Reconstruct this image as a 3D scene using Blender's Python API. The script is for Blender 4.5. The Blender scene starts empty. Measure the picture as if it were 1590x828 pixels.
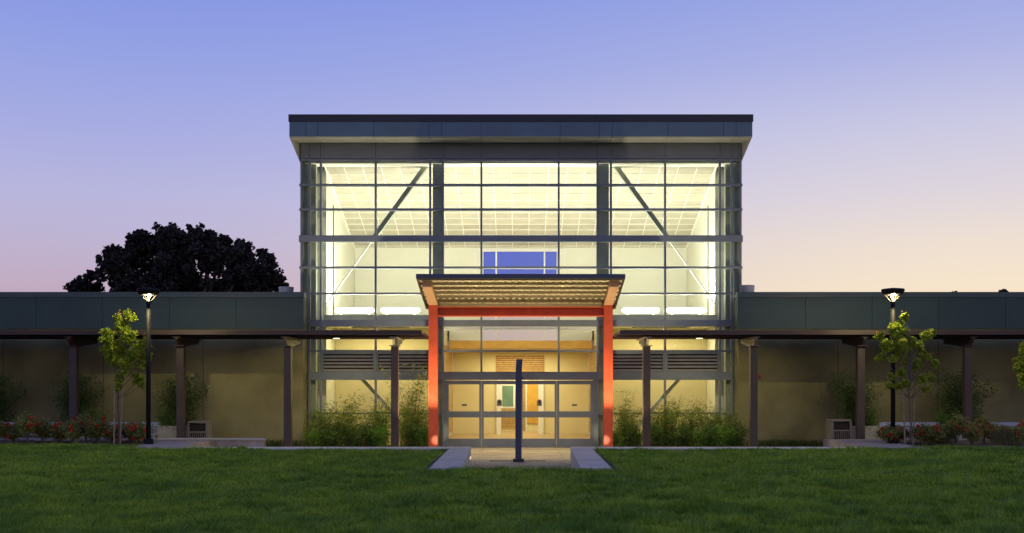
import bpy, bmesh, math, random
import numpy as np
from mathutils import Vector, Matrix
random.seed(7)
rng = np.random.default_rng(7)
R = math.radians
scene = bpy.context.scene
C = scene.collection

# ------------------------------------------------------------------ camera
CAM_Y, EYE, F, CX, HY = -35.0, 2.065, 1610.0, 808.5, 600.0
cam_data = bpy.data.cameras.new("camera")
cam = bpy.data.objects.new("camera", cam_data)
C.objects.link(cam)
cam.location = (0, CAM_Y, EYE)
cam.rotation_euler = (R(90), 0, 0)
cam_data.sensor_width = 36.0
cam_data.lens = 36.0 * F / 1590.0
cam_data.shift_x = -(CX - 795.0) / 1590.0
cam_data.shift_y = (HY - 414.0) / 1590.0
cam_data.clip_start = 0.1
cam_data.clip_end = 3000
scene.camera = cam

def X(px, y=0.0): return (px - CX) * (y - CAM_Y) / F
def Z(py, y=0.0): return EYE + (HY - py) * (y - CAM_Y) / F

def srgb(r, g, b):
    f = lambda c: (c / 255 / 12.92) if c / 255 <= 0.04045 else ((c / 255 + 0.055) / 1.055) ** 2.4
    return (f(r), f(g), f(b), 1.0)

# ------------------------------------------------------------------ dusk sky
world = bpy.data.worlds.new("World")
scene.world = world
world.use_nodes = True
wn, wl = world.node_tree.nodes, world.node_tree.links
wn.clear()
out = wn.new('ShaderNodeOutputWorld'); bg = wn.new('ShaderNodeBackground')
tc = wn.new('ShaderNodeTexCoord'); sep = wn.new('ShaderNodeSeparateXYZ')
wl.new(tc.outputs['Generated'], sep.inputs[0])
def sky_ramp(stops):
    r = wn.new('ShaderNodeValToRGB')
    el = r.color_ramp.elements
    while len(el) > 1: el.remove(el[-1])
    el[0].position = stops[0][0]; el[0].color = srgb(*stops[0][1])
    for p, c in stops[1:]:
        e = el.new(p); e.color = srgb(*c)
    r.color_ramp.interpolation = 'LINEAR'
    wl.new(sep.outputs['Z'], r.inputs[0])
    return r
west = sky_ramp([(0.0, (176, 148, 168)), (.09, (194, 172, 194)), (.13, (190, 180, 210)), (.17, (184, 182, 221)),
                 (.23, (166, 172, 226)), (.29, (148, 162, 228)), (.35, (132, 149, 227)), (.6, (104, 120, 198)), (1.0, (84, 100, 168))])
east = sky_ramp([(0.0, (248, 216, 172)), (.09, (247, 229, 203)), (.13, (238, 223, 211)), (.17, (223, 214, 221)),
                 (.23, (202, 201, 228)), (.29, (174, 180, 228)), (.35, (152, 166, 228)), (.6, (112, 126, 200)), (1.0, (84, 100, 168))])
mp = wn.new('ShaderNodeMapRange'); mp.inputs[1].default_value = -.42; mp.inputs[2].default_value = .42
mp.interpolation_type = 'SMOOTHSTEP'
wl.new(sep.outputs['X'], mp.inputs[0])
mx = wn.new('ShaderNodeMix'); mx.data_type = 'RGBA'
wl.new(mp.outputs[0], mx.inputs['Factor']); wl.new(west.outputs[0], mx.inputs[6]); wl.new(east.outputs[0], mx.inputs[7])
wl.new(mx.outputs[2], bg.inputs['Color']); bg.inputs['Strength'].default_value = 1.0
wl.new(bg.outputs[0], out.inputs[0])

scene.view_settings.view_transform = 'Standard'
scene.view_settings.look = 'None'
scene.view_settings.exposure = 0.0
scene.view_settings.gamma = 1.0
scene.cycles.max_bounces = 8
scene.cycles.diffuse_bounces = 4
scene.cycles.transparent_max_bounces = 24
scene.cycles.caustics_reflective = False
scene.cycles.caustics_refractive = False

# ------------------------------------------------------------------ materials
def mat(name, col, rough=.6, metal=0.0, var=.12, scale=3.0, bump=0.0, bscale=40.0, spec=.5, var2=None):
    m = bpy.data.materials.new(name); m.use_nodes = True
    n, l = m.node_tree.nodes, m.node_tree.links
    b = n['Principled BSDF']
    b.inputs['Roughness'].default_value = rough; b.inputs['Metallic'].default_value = metal
    b.inputs['Specular IOR Level'].default_value = spec
    t = n.new('ShaderNodeTexCoord'); ns = n.new('ShaderNodeTexNoise')
    ns.inputs['Scale'].default_value = scale; ns.inputs['Detail'].default_value = 5
    g = n.new('ShaderNodeNewGeometry')
    l.new(g.outputs['Position'], ns.inputs['Vector'])
    mr = n.new('ShaderNodeMapRange'); mr.inputs[1].default_value = .3; mr.inputs[2].default_value = .7
    mr.inputs[3].default_value = 1 - var; mr.inputs[4].default_value = 1 + var
    l.new(ns.outputs['Fac'], mr.inputs[0])
    oi = n.new('ShaderNodeObjectInfo')
    m2 = n.new('ShaderNodeMapRange'); m2.inputs[3].default_value = 1 - var * .35; m2.inputs[4].default_value = 1 + var * .35
    l.new(oi.outputs['Random'], m2.inputs[0])
    mu = n.new('ShaderNodeMath'); mu.operation = 'MULTIPLY'
    l.new(mr.outputs[0], mu.inputs[0]); l.new(m2.outputs[0], mu.inputs[1])
    vm = n.new('ShaderNodeVectorMath'); vm.operation = 'SCALE'
    vm.inputs[0].default_value = col[:3]
    l.new(mu.outputs[0], vm.inputs['Scale']); l.new(vm.outputs[0], b.inputs['Base Color'])
    rr = n.new('ShaderNodeMapRange'); rr.inputs[3].default_value = max(0, rough - .08); rr.inputs[4].default_value = min(1, rough + .1)
    l.new(ns.outputs['Fac'], rr.inputs[0]); l.new(rr.outputs[0], b.inputs['Roughness'])
    if bump:
        nb = n.new('ShaderNodeTexNoise'); nb.inputs['Scale'].default_value = bscale; nb.inputs['Detail'].default_value = 4
        l.new(g.outputs['Position'], nb.inputs['Vector'])
        bp = n.new('ShaderNodeBump'); bp.inputs['Strength'].default_value = bump; bp.inputs['Distance'].default_value = .02
        l.new(nb.outputs['Fac'], bp.inputs['Height']); l.new(bp.outputs[0], b.inputs['Normal'])
    return m

def leaf_mat(name, dark, light, trans=.35, rough=.55):
    m = bpy.data.materials.new(name); m.use_nodes = True
    n, l = m.node_tree.nodes, m.node_tree.links
    b = n['Principled BSDF']; b.inputs['Roughness'].default_value = rough; b.inputs['Specular IOR Level'].default_value = .25
    g = n.new('ShaderNodeNewGeometry')
    r = n.new('ShaderNodeValToRGB'); r.color_ramp.elements[0].color = (*dark, 1); r.color_ramp.elements[1].color = (*light, 1)
    l.new(g.outputs['Random Per Island'], r.inputs[0]); l.new(r.outputs[0], b.inputs['Base Color'])
    tr = n.new('ShaderNodeBsdfTranslucent'); l.new(r.outputs[0], tr.inputs[0])
    mxs = n.new('ShaderNodeMixShader'); mxs.inputs[0].default_value = trans
    o = n['Material Output']
    l.new(b.outputs[0], mxs.inputs[1]); l.new(tr.outputs[0], mxs.inputs[2]); l.new(mxs.outputs[0], o.inputs[0])
    return m

def glass(name, tint, gloss=.5, rough=.0):
    m = bpy.data.materials.new(name); m.use_nodes = True
    n, l = m.node_tree.nodes, m.node_tree.links
    n.remove(n['Principled BSDF'])
    t = n.new('ShaderNodeBsdfTransparent'); t.inputs[0].default_value = (*tint, 1)
    g = n.new('ShaderNodeBsdfGlossy'); g.inputs['Roughness'].default_value = rough
    lw = n.new('ShaderNodeLayerWeight'); lw.inputs[0].default_value = .15
    mm = n.new('ShaderNodeMath'); mm.operation = 'MULTIPLY'; mm.inputs[1].default_value = gloss
    l.new(lw.outputs['Fresnel'], mm.inputs[0])
    mxs = n.new('ShaderNodeMixShader'); l.new(mm.outputs[0], mxs.inputs[0]); l.new(t.outputs[0], mxs.inputs[1]); l.new(g.outputs[0], mxs.inputs[2])
    l.new(mxs.outputs[0], n['Material Output'].inputs[0])
    return m

def emis(name, col, s, base=.8):
    m = bpy.data.materials.new(name); m.use_nodes = True
    b = m.node_tree.nodes['Principled BSDF']
    b.inputs['Base Color'].default_value = (base, base, base, 1)
    b.inputs['Emission Color'].default_value = (*col, 1); b.inputs['Emission Strength'].default_value = s
    return m

M = dict(
    frame=mat('frame_metal', (.16, .185, .20), .45, .0, .10, 2),
    panel=mat('fascia_metal', (.095, .158, .20), .42, .0, .12, 1.2),
    band=mat('band_metal', (.16, .18, .21), .5, .0, .10, 1.5),
    cap=mat('roof_cap', (.02, .022, .03), .5),
    soffit=mat('soffit_metal', (.52, .52, .46), .6, 0, .08, 1.5),
    wing=mat('wing_parapet', (.036, .068, .058), .6, 0, .15, 1.0, .15, 60),
    coping=mat('wing_coping', (.055, .085, .08), .5),
    stucco=mat('stucco', (.24, .215, .095), .95, 0, .35, .55, .8, 55),
    column=mat('steel_grey_green', (.33, .36, .28), .5),
    cream=mat('interior_paint', (.80, .80, .68), .8, 0, .03, .7),
    yellow=mat('lobby_paint', (.78, .70, .42), .8, 0, .04, .7),
    tile=mat('ceiling_tile', (.47, .445, .35), .9, 0, .08, 2.5),
    grid=mat('ceiling_grid', (.88, .87, .78), .6, 0, .02),
    wood=mat('maple_slats', (.60, .38, .14), .5, 0, .2, 9),
    floor=mat('lobby_floor', (.42, .30, .16), .35, 0, .12, 2),
    white=mat('white_trim', (.85, .85, .82), .5, 0, .03),
    orange=mat('red_orange_paint', (.52, .072, .022), .5, 0, .14, 4),
    brown=mat('brown_canopy_steel', (.05, .028, .024), .5, 0, .12, 4),
    post=mat('brown_post_steel', (.068, .046, .033), .5, 0, .1, 4),
    bracket=mat('lit_bracket_steel', (.17, .15, .11), .5, 0, .1, 4),
    deck=mat('canopy_deck', (.58, .52, .36), .45, .0, .12, 5),
    purlin=mat('canopy_purlin', (.26, .22, .14), .55, 0, .12, 5),
    black=mat('black_metal', (.014, .013, .013), .6, spec=.12),
    pale_column=mat('pale_column_paint', (.50, .52, .43), .6), brace_l=mat('brace_paint', (.56, .56, .43), .6), slat_gap_dark=mat('slat_backing', (.22, .12, .04), .7),
    rafter=mat('rafter_paint', (.46, .27, .15), .5, 0, .08, 4),
    lamparm=mat('lamp_arm_metal', (.03, .024, .016), .7, spec=.1),
    blade=mat('louvre_blade', (.30, .29, .25), .5, 0, .1),
    dark=mat('dark_void', (.03, .02, .015), .9),
    concrete=mat('pale_concrete', (.45, .43, .36), .85, 0, .14, 1.6, .35, 70),
    tan_concrete=mat('tan_concrete', (.40, .33, .26), .85, 0, .2, 3, .5, 90),
    slab=mat('paving_tan', (.27, .215, .135), .8, 0, .28, 1.5, .3, 60),
    slab_dark=mat('paving_grey', (.15, .135, .125), .8, 0, .16, 1.5, .3, 60),
    pave=mat('plaza_concrete', (.30, .28, .24), .85, 0, .15, .8, .3, 50),
    ground=mat('far_ground', (.07, .08, .05), .95, 0, .3, .05),
    mulch=mat('mulch', (.16, .11, .07), 1, 0, .5, 14, 1.0, 40),
    bin=mat('bin_metal', (.22, .19, .14), .5, 0, .1),
    bench=mat('bench_paint', (.40, .44, .52), .45, 0, .08),
    planter=mat('planter_concrete', (.46, .42, .28), .85, 0, .15, 4, .3, 60),
    blue=mat('navy_paint', (.045, .06, .10), .4, 0, .1),
    bark=mat('bark', (.16, .12, .09), .9, 0, .3, 12, .6, 40),
    stake=mat('stake_wood', (.30, .23, .16), .85, 0, .25, 12),
    red=mat('alarm_red', (.6, .03, .02), .4),
    vent=mat('roof_vent', (.55, .53, .45), .6),
    sticker=mat('sticker_grey', (.13, .14, .12), .6), icon=mat('icon_black', (.01, .01, .01), .6),
    displayg=mat('display_green', (.17, .30, .25), .4), honey=mat('honey_wood', (.72, .42, .08), .5, 0, .1),
    glass=glass('clear_glass', (.955, .97, .945), .35),
    glass_sky=glass('sky_tinted_glass', (.46, .55, 1.0), .2), glass_lav=glass('pale_glass', (.93, .93, .93), .2),
    tube=emis('tube_glow', (1, .97, .80), 7), lamp=emis('lamp_glow', (1, .78, .42), 5, .02), reflector=emis('reflector_glow', (1, .74, .38), 1.2, .02), step=emis('step_glow', (1, .8, .5), 1.6),
    spot=emis('uplight_glow', (1, .85, .5), 10), down=emis('downlight_glow', (1, .8, .45), 4),
)
LM = dict(
    maple=leaf_mat('young_maple_leaf', (.22, .33, .025), (.58, .62, .07), .5),
    maple_tip=leaf_mat('reddish_tip_leaf', (.30, .13, .03), (.42, .30, .05), .4),
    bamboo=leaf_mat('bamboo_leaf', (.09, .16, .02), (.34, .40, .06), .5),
    bamboo_lit=leaf_mat('lamplit_bamboo_leaf', (.20, .28, .04), (.48, .52, .10), .45),  # lamp-lit yellow put into the leaf colour
    shrub=leaf_mat('shrub_leaf', (.04, .085, .018), (.12, .19, .035), .3),
    shrub_light=leaf_mat('fern_leaf', (.10, .22, .02), (.20, .36, .05), .35),
    rose=leaf_mat('rose_leaf', (.14, .19, .04), (.38, .38, .11), .35),
    petal=leaf_mat('rose_petal', (.55, .008, .01), (.95, .04, .03), .3),
    oak=leaf_mat('far_tree_leaf', (.022, .018, .017), (.055, .044, .036), .1),
    tuft=leaf_mat('liriope', (.03, .06, .015), (.09, .12, .03), .2),
    dry=leaf_mat('ornamental_grass', (.10, .12, .04), (.22, .21, .10), .25),
)

# ------------------------------------------------------------------ helpers
def root_of(p):
    while p.parent is not None: p = p.parent
    return p
def link(o, parent=None):
    C.objects.link(o)
    if parent is not None: o.parent = parent
    return o
def thing(name, label, cat, loc=(0, 0, 0), group=None, rz=0):
    o = bpy.data.objects.new(name, None); o.empty_display_size = .2
    link(o); o.location = loc; o.rotation_euler[2] = rz
    o['label'] = label; o['category'] = cat
    if group: o['group'] = group
    return o
def tag(o, label, cat, group=None, kind=None):
    if label: o['label'] = label
    if cat: o['category'] = cat
    if group: o['group'] = group
    if kind: o['kind'] = kind
    return o

class MB:
    """collects shapes for ONE mesh object; coordinates are world unless local=True"""
    def __init__(s): s.v = []; s.f = []
    def add(s, vs, fs):
        k = len(s.v); s.v += [tuple(p) for p in vs]; s.f += [tuple(i + k for i in f) for f in fs]; return s
    def box(s, x0, x1, y0, y1, z0, z1):
        if x0 > x1: x0, x1 = x1, x0
        if y0 > y1: y0, y1 = y1, y0
        if z0 > z1: z0, z1 = z1, z0
        return s.add([(x0, y0, z0), (x1, y0, z0), (x1, y1, z0), (x0, y1, z0), (x0, y0, z1), (x1, y0, z1), (x1, y1, z1), (x0, y1, z1)],
                     [(0, 3, 2, 1), (4, 5, 6, 7), (0, 1, 5, 4), (1, 2, 6, 5), (2, 3, 7, 6), (3, 0, 4, 7)])
    def prism_yz(s, x0, x1, pts):      # pts (y,z) polygon extruded along x
        n = len(pts)
        a = [(x0, y, z) for y, z in pts]; b = [(x1, y, z) for y, z in pts]
        return s.add(a + b, [tuple(range(n))[::-1], tuple(range(n, 2 * n))] + [(i, (i + 1) % n, n + (i + 1) % n, n + i) for i in range(n)])
    def prism_xz(s, y0, y1, pts):
        n = len(pts)
        a = [(x, y0, z) for x, z in pts]; b = [(x, y1, z) for x, z in pts]
        return s.add(a + b, [tuple(range(n)), tuple(range(n, 2 * n))[::-1]] + [(i, n + i, n + (i + 1) % n, (i + 1) % n) for i in range(n)])
    def prism_xy(s, z0, z1, pts):
        n = len(pts)
        a = [(x, y, z0) for x, y in pts]; b = [(x, y, z1) for x, y in pts]
        return s.add(a + b, [tuple(range(n))[::-1], tuple(range(n, 2 * n))] + [(i, (i + 1) % n, n + (i + 1) % n, n + i) for i in range(n)])
    def bar(s, p, q, w, h, up=(0, 0, 1)):
        p, q = Vector(p), Vector(q); d = (q - p).normalized(); u = Vector(up)
        if abs(d.dot(u)) > .98: u = Vector((0, 1, 0))
        sd = d.cross(u).normalized(); u = sd.cross(d).normalized()
        vs = []
        for c in (p, q):
            for a, b in ((-1, -1), (1, -1), (1, 1), (-1, 1)): vs.append(c + sd * a * w / 2 + u * b * h / 2)
        return s.add(vs, [(0, 1, 2, 3), (7, 6, 5, 4), (0, 4, 5, 1), (1, 5, 6, 2), (2, 6, 7, 3), (3, 7, 4, 0)])
    def tube(s, path, radii, n=8):
        path = [Vector(p) for p in path]
        if not hasattr(radii, '__len__'): radii = [radii] * len(path)
        k = len(s.v); vs = []
        for i, p in enumerate(path):
            d = (path[min(i + 1, len(path) - 1)] - path[max(i - 1, 0)]).normalized()
            a = d.cross(Vector((0, 1, 0)) if abs(d.y) < .9 else Vector((1, 0, 0))).normalized(); b = d.cross(a)
            for j in range(n):
                t = 2 * math.pi * j / n
                vs.append(p + (a * math.cos(t) + b * math.sin(t)) * radii[i])
        fs = []
        for i in range(len(path) - 1):
            for j in range(n):
                fs.append((i * n + j, i * n + (j + 1) % n, (i + 1) * n + (j + 1) % n, (i + 1) * n + j))
        fs.append(tuple(range(n))[::-1]); fs.append(tuple((len(path) - 1) * n + j for j in range(n)))
        return s.add(vs, fs)
    def lathe(s, prof, c=(0, 0, 0), n=20):
        vs = [(c[0] + r * math.cos(2 * math.pi * j / n), c[1] + r * math.sin(2 * math.pi * j / n), c[2] + z) for r, z in prof for j in range(n)]
        fs = [(i * n + j, i * n + (j + 1) % n, (i + 1) * n + (j + 1) % n, (i + 1) * n + j) for i in range(len(prof) - 1) for j in range(n)]
        fs += [tuple(range(n))[::-1], tuple((len(prof) - 1) * n + j for j in range(n))]
        return s.add(vs, fs)
    def build(s, name, m, parent=None, local=False, bevel=0, smooth=False, kind=None):
        off = Vector((0, 0, 0))
        if parent is not None and not local: off = root_of(parent).location.copy()
        me = bpy.data.meshes.new(name)
        me.from_pydata([(v[0] - off.x, v[1] - off.y, v[2] - off.z) for v in s.v], [], s.f)
        if smooth:
            for p in me.polygons: p.use_smooth = True
        me.materials.append(m); me.validate(); me.update()
        bm = bmesh.new(); bm.from_mesh(me); bmesh.ops.recalc_face_normals(bm, faces=bm.faces)
        if bevel:
            bmesh.ops.bevel(bm, geom=list(bm.edges), offset=bevel, segments=1, affect='EDGES')
        bm.to_mesh(me); bm.free()
        o = bpy.data.objects.new(name, me); link(o, parent)
        if kind: o['kind'] = kind
        return o

def B(name, m, parent, x0, x1, y0, y1, z0, z1, bevel=0):
    return MB().box(x0, x1, y0, y1, z0, z1).build(name, m, parent, bevel=bevel)
def inst(name, mesh, parent, loc, rot=(0, 0, 0), scale=(1, 1, 1)):
    o = bpy.data.objects.new(name, mesh); link(o, parent)
    o.location = Vector(loc) - root_of(parent).location if parent else loc
    o.rotation_euler = rot; o.scale = scale
    return o
def copy_tree(src, loc, rz=0, sc=1.0, label=None, parent=None):
    c = src.copy(); C.objects.link(c)
    if parent is not None: c.parent = parent
    else:
        c.location = loc; c.rotation_euler[2] = rz; c.scale = (sc, sc, sc)
        if label: c['label'] = label
    for ch in list(src.children): copy_tree(ch, None, parent=c)
    return c

def quads_mesh(name, co, nper, m, parent=None, kind=None):
    """co: (N*nper,3) array, every nper verts one face"""
    co = np.asarray(co, dtype=np.float32); nf = len(co) // nper
    me = bpy.data.meshes.new(name)
    me.vertices.add(len(co)); me.vertices.foreach_set('co', co.ravel())
    me.loops.add(len(co)); me.loops.foreach_set('vertex_index', np.arange(len(co), dtype=np.int32))
    me.polygons.add(nf); me.polygons.foreach_set('loop_start', np.arange(0, len(co), nper, dtype=np.int32))
    me.update(calc_edges=True); me.materials.append(m)
    o = bpy.data.objects.new(name, me); link(o, parent)
    if kind: o['kind'] = kind
    return o

def leaf_arr(c, size, aspect=.5, droop=0.0, rnd=rng):
    """rhombic leaves at the points c"""
    n = len(c)
    d = rnd.normal(size=(n, 3)); d[:, 2] = d[:, 2] * .6 - droop
    d /= np.linalg.norm(d, axis=1)[:, None]
    u = rnd.normal(size=(n, 3)); s = np.cross(d, u); s /= np.linalg.norm(s, axis=1)[:, None]
    L = size * rnd.uniform(.6, 1.3, size=(n, 1))
    a = c - d * L * .5; b = c + d * L * .5; w = s * L * aspect * .5
    nrm = np.cross(d, s) * L * .12
    return np.stack([a, c + w + nrm, b, c - w + nrm], axis=1).reshape(-1, 3)

def blob_pts(blobs, dens, rnd=rng, shell=.35):
    out = []
    for (x, y, z, r, *e) in blobs:
        ey = e[0] if e else 1.0
        n = max(12, int(dens * r * r))
        d = rnd.normal(size=(n, 3)); d /= np.linalg.norm(d, axis=1)[:, None]
        rad = r * (shell + (1.08 - shell) * rnd.random((n, 1)) ** .6)
        p = d * rad; p[:, 1] *= ey
        out.append(p + np.array([x, y, z]))
    return np.concatenate(out)

# ================================================================== SETTING
def lawn_h(x, y):
    return (.395 + .012 * np.sin(x * .7 + 1.3) + .010 * np.sin(y * .9 + x * .3) + .010 * np.sin(x * 1.9 + y * 1.1)
            - np.clip((-16 - y) * .004, 0, .05))
tag(MB().box(-700, 700, -700, 900, -.5, -.05).build('ground', M['ground']), None, None, kind='structure')
tag(MB().box(-27, 27, -15.2, .02, -.04, -.013).build('plaza', M['pave']), None, None, kind='structure')
plaza = bpy.data.objects['plaza']
ys = [-9.5, -8.25, -7.0, -5.85, -4.65, -3.45, -2.25, -1.05, -.09]
for i in range(len(ys) - 1):
    for j in range(-4, 4):
        m = M['slab_dark'] if i < 3 else M['slab']
        B('paving_slab', m, plaza, j * 1.2 + .012, (j + 1) * 1.2 - .012, ys[i] + .012, ys[i + 1] - .012, -.012, random.uniform(.0, .004))

def sheet(name, polys, m, zf, step=.3, kind='structure'):
    vs, fs = [], []
    for (x0, x1, y0, y1) in polys:
        nx = max(1, int((x1 - x0) / step)); ny = max(1, int((y1 - y0) / step)); k = len(vs)
        for j in range(ny + 1):
            for i in range(nx + 1):
                x = x0 + (x1 - x0) * i / nx; y = y0 + (y1 - y0) * j / ny
                vs.append((x, y, float(zf(x, y))))
        for j in range(ny):
            for i in range(nx):
                a = k + j * (nx + 1) + i; fs.append((a, a + 1, a + nx + 2, a + nx + 1))
    me = bpy.data.meshes.new(name); me.from_pydata(vs, [], fs); me.materials.append(m)
    o = bpy.data.objects.new(name, me); link(o); o['kind'] = kind
    return o
PIT = -14.6
lawn_regions = [(-30, 30, -60, PIT), (-30, -1.86, PIT, -8.1), (1.86, 30, PIT, -8.1), (-30, -10.25, -8.1, -5.75), (10.6, 30, -8.1, -6.95)]
soil = mat('lawn_soil', (.035, .055, .02), 1, 0, .3, 2)
sheet('lawn', lawn_regions, soil, lawn_h)

# grass blades, real geometry
def grass(n, x0f, regions):
    pts = []
    d = 9.2 * np.exp(rng.random(n * 2) * math.log(30.5 / 9.2))      # distance from camera, denser near
    d = np.where(rng.random(n * 2) < .55, 9.2 + rng.random(n * 2) * 21.5, d)
    y = CAM_Y + d; x = (rng.random(n * 2) * 2 - 1) * (d * .53 + 1.8)
    keep = np.zeros(len(x), bool)
    for (a, b, c, e) in regions: keep |= (x > a) & (x < b) & (y > c) & (y < e)
    keep &= ~((np.abs(x) < 1.95) & (y > PIT + .02))
    x, y = x[keep][:n], y[keep][:n]
    # tufts of uneven growth
    def vn(x, y, s, seed):
        r2 = np.random.default_rng(seed); g = r2.random((256, 256))
        xs, yy = x * s, y * s; i, j = np.floor(xs).astype(int), np.floor(yy).astype(int)
        fx, fy = xs - i, yy - j; fx = fx * fx * (3 - 2 * fx); fy = fy * fy * (3 - 2 * fy)
        G = lambda a, b: g[a % 256, b % 256]
        return (G(i, j) * (1 - fx) + G(i + 1, j) * fx) * (1 - fy) + (G(i, j + 1) * (1 - fx) + G(i + 1, j + 1) * fx) * fy
    h = .30 * vn(x * .6, y, 3.3, 1) + .40 * vn(x * .7, y, 8.3, 2) + .30 * vn(x * .8, y, 17., 4) + .14 * vn(x, y, 1.1, 3)
    h = np.clip((h - .22) / .62, 0, 1.2) ** 1.4
    H = (.014 + .115 * h) * rng.uniform(.7, 1.25, len(x))
    ang = rng.random(len(x)) * 2 * np.pi; w = rng.uniform(.004, .008, len(x)) * np.clip((y - CAM_Y) / 14, .8, 1.8)
    wx, wy = np.cos(ang) * w, np.sin(ang) * w
    lean = rng.normal(size=(2, len(x))) * H * .45 + (vn(x, y, 6.1, 5) - .5) * H * 2.4
    z = lawn_h(x, y)
    a = np.stack([x - wx, y - wy, z - .004], 1); b = np.stack([x + wx, y + wy, z - .004], 1)
    c = np.stack([x + lean[0], y + lean[1], z + H], 1)
    return np.stack([a, b, c], 1).reshape(-1, 3)
gm = bpy.data.materials.new('grass_blade'); gm.use_nodes = True
n_, l_ = gm.node_tree.nodes, gm.node_tree.links
b_ = n_['Principled BSDF']; b_.inputs['Roughness'].default_value = .6; b_.inputs['Specular IOR Level'].default_value = .2
g_ = n_.new('ShaderNodeNewGeometry'); nz = n_.new('ShaderNodeTexNoise'); nz.inputs['Scale'].default_value = 1.1; nz.inputs['Detail'].default_value = 4
l_.new(g_.outputs['Position'], nz.inputs['Vector'])
rp = n_.new('ShaderNodeValToRGB'); rp.color_ramp.elements[0].position = .28; rp.color_ramp.elements[1].position = .68
rp.color_ramp.elements[0].color = (.105, .215, .028, 1); rp.color_ramp.elements[1].color = (.29, .40, .04, 1)
l_.new(nz.outputs['Fac'], rp.inputs[0])
mr_ = n_.new('ShaderNodeMapRange'); mr_.inputs[3].default_value = .4; mr_.inputs[4].default_value = 1.8
l_.new(g_.outputs['Random Per Island'], mr_.inputs[0])
vm_ = n_.new('ShaderNodeVectorMath'); vm_.operation = 'SCALE'; l_.new(rp.outputs[0], vm_.inputs[0]); l_.new(mr_.outputs[0], vm_.inputs['Scale'])
l_.new(vm_.outputs[0], b_.inputs['Base Color'])
tr_ = n_.new('ShaderNodeBsdfTranslucent'); l_.new(vm_.outputs[0], tr_.inputs[0])
ms_ = n_.new('ShaderNodeMixShader'); ms_.inputs[0].default_value = .3
l_.new(b_.outputs[0], ms_.inputs[1]); l_.new(tr_.outputs[0], ms_.inputs[2]); l_.new(ms_.outputs[0], n_['Material Output'].inputs[0])
go = quads_mesh('grass', grass(1150000, None, lawn_regions), 3, gm, None, 'stuff')
tag(go, 'mown green grass of the front lawn', 'grass')

# garden paths (raised to lawn level) and plaza retaining edges
def structure(o): o['kind'] = 'structure'; return o
for s, xa in ((-1, -9.05), (1, 9.15)):
    o = structure(MB().box(s * 1.33, xa, -8.1, -7.3, -.03, .35).build('garden_path', M['concrete']))
    n = 6; w = (abs(xa) - 1.33) / n
    for k in range(n):
        a = s * (1.33 + k * w) + s * .005; b = s * (1.33 + (k + 1) * w) - s * .005
        B('paving_slab', M['concrete'], o, a, b, -8.105, -7.295, .352, .45, .008)
# path crossing from the plaza to the lawn, left then right
pl = [(-11.1, -3.3), (-10.3, -7.3), (-10.15, -8.1), (-9.06, -8.1), (-9.06, -7.3), (-9.35, -3.3)]
pr = [(9.25, -3.3), (9.16, -7.3), (9.16, -8.1), (10.75, -8.1), (10.6, -7.3), (10.96, -3.3)]
for k_, P_ in enumerate((pl, pr)):
    o = structure(MB().prism_xy(-.03, .40, P_).build('garden_path', M['tan_concrete']))
    cx_ = sum(p[0] for p in P_) / 6
    def edge(y, side):
        ed = sorted([(p[1], p[0]) for p in (P_[:3] if (side == 0) == (k_ == 0) else P_[3:])])
        yy = [e[0] for e in ed]; xx = [e[1] for e in ed]
        return float(np.interp(y, yy, xx))
    rows = [-8.1, -7.3, -6.3, -5.3, -4.3, -3.3]
    for r0, r1 in zip(rows[:-1], rows[1:]):
        xs0 = sorted((edge(r0 + .004, 0), edge(r0 + .004, 1))); xs1 = sorted((edge(r1 - .004, 0), edge(r1 - .004, 1)))
        MB().prism_xy(.402, .45, [(xs0[0], r0 + .005), (xs0[1], r0 + .005), (xs1[1], r1 - .005), (xs1[0], r1 - .005)]).build('paving_slab', M['tan_concrete'] if k_ else M['tan_concrete'], o)
structure(MB().box(-1.85, 1.85, PIT - .18, PIT, -.03, .385).build('retaining_wall', M['concrete']))
# mulch beds
bedz = lambda x, y: .415 + .02 * math.sin(x * 2.1) * math.sin(y * 2.7) + .012 * math.sin(x * 6.3 + y * 5)
sheet('mulch_bed', [(-27, -10.9, -5.9, -3.3)], M['mulch'], bedz, .15)
sheet('mulch_bed', [(10.75, 27, -7.1, -3.3)], M['mulch'], bedz, .15)
structure(MB().box(-27, -11.1, -3.3, -3.1, -.03, .46).build('retaining_wall', M['tan_concrete']))
structure(MB().box(10.97, 27, -3.3, -3.1, -.03, .46).build('retaining_wall', M['tan_concrete']))
# soil strip in front of the glass
sheet('mulch_bed', [(-7.3, -3.05, -1.55, -.1)], M['mulch'], lambda x, y: .03 + .015 * math.sin(x * 5) * math.sin(y * 7), .1)
sheet('mulch_bed', [(3.05, 7.3, -1.55, -.1)], M['mulch'], lambda x, y: .03 + .015 * math.sin(x * 5) * math.sin(y * 7), .1)

# low concrete ramp wall, left
t = thing('low_wall', 'low tan concrete wall with pale cap, left of the glass hall', 'wall', (-9.4, -3.3, 0))
B('wall_body', M['tan_concrete'], t, -11.1, -7.84, -3.29, -3.09, 0, .41)
for k in range(3):
    B('coping_slab', M['concrete'], t, -11.1 + k * 1.09 + .004, -11.1 + (k + 1) * 1.09 - .004, -3.33, -3.05, .412, .475, .006)

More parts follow.
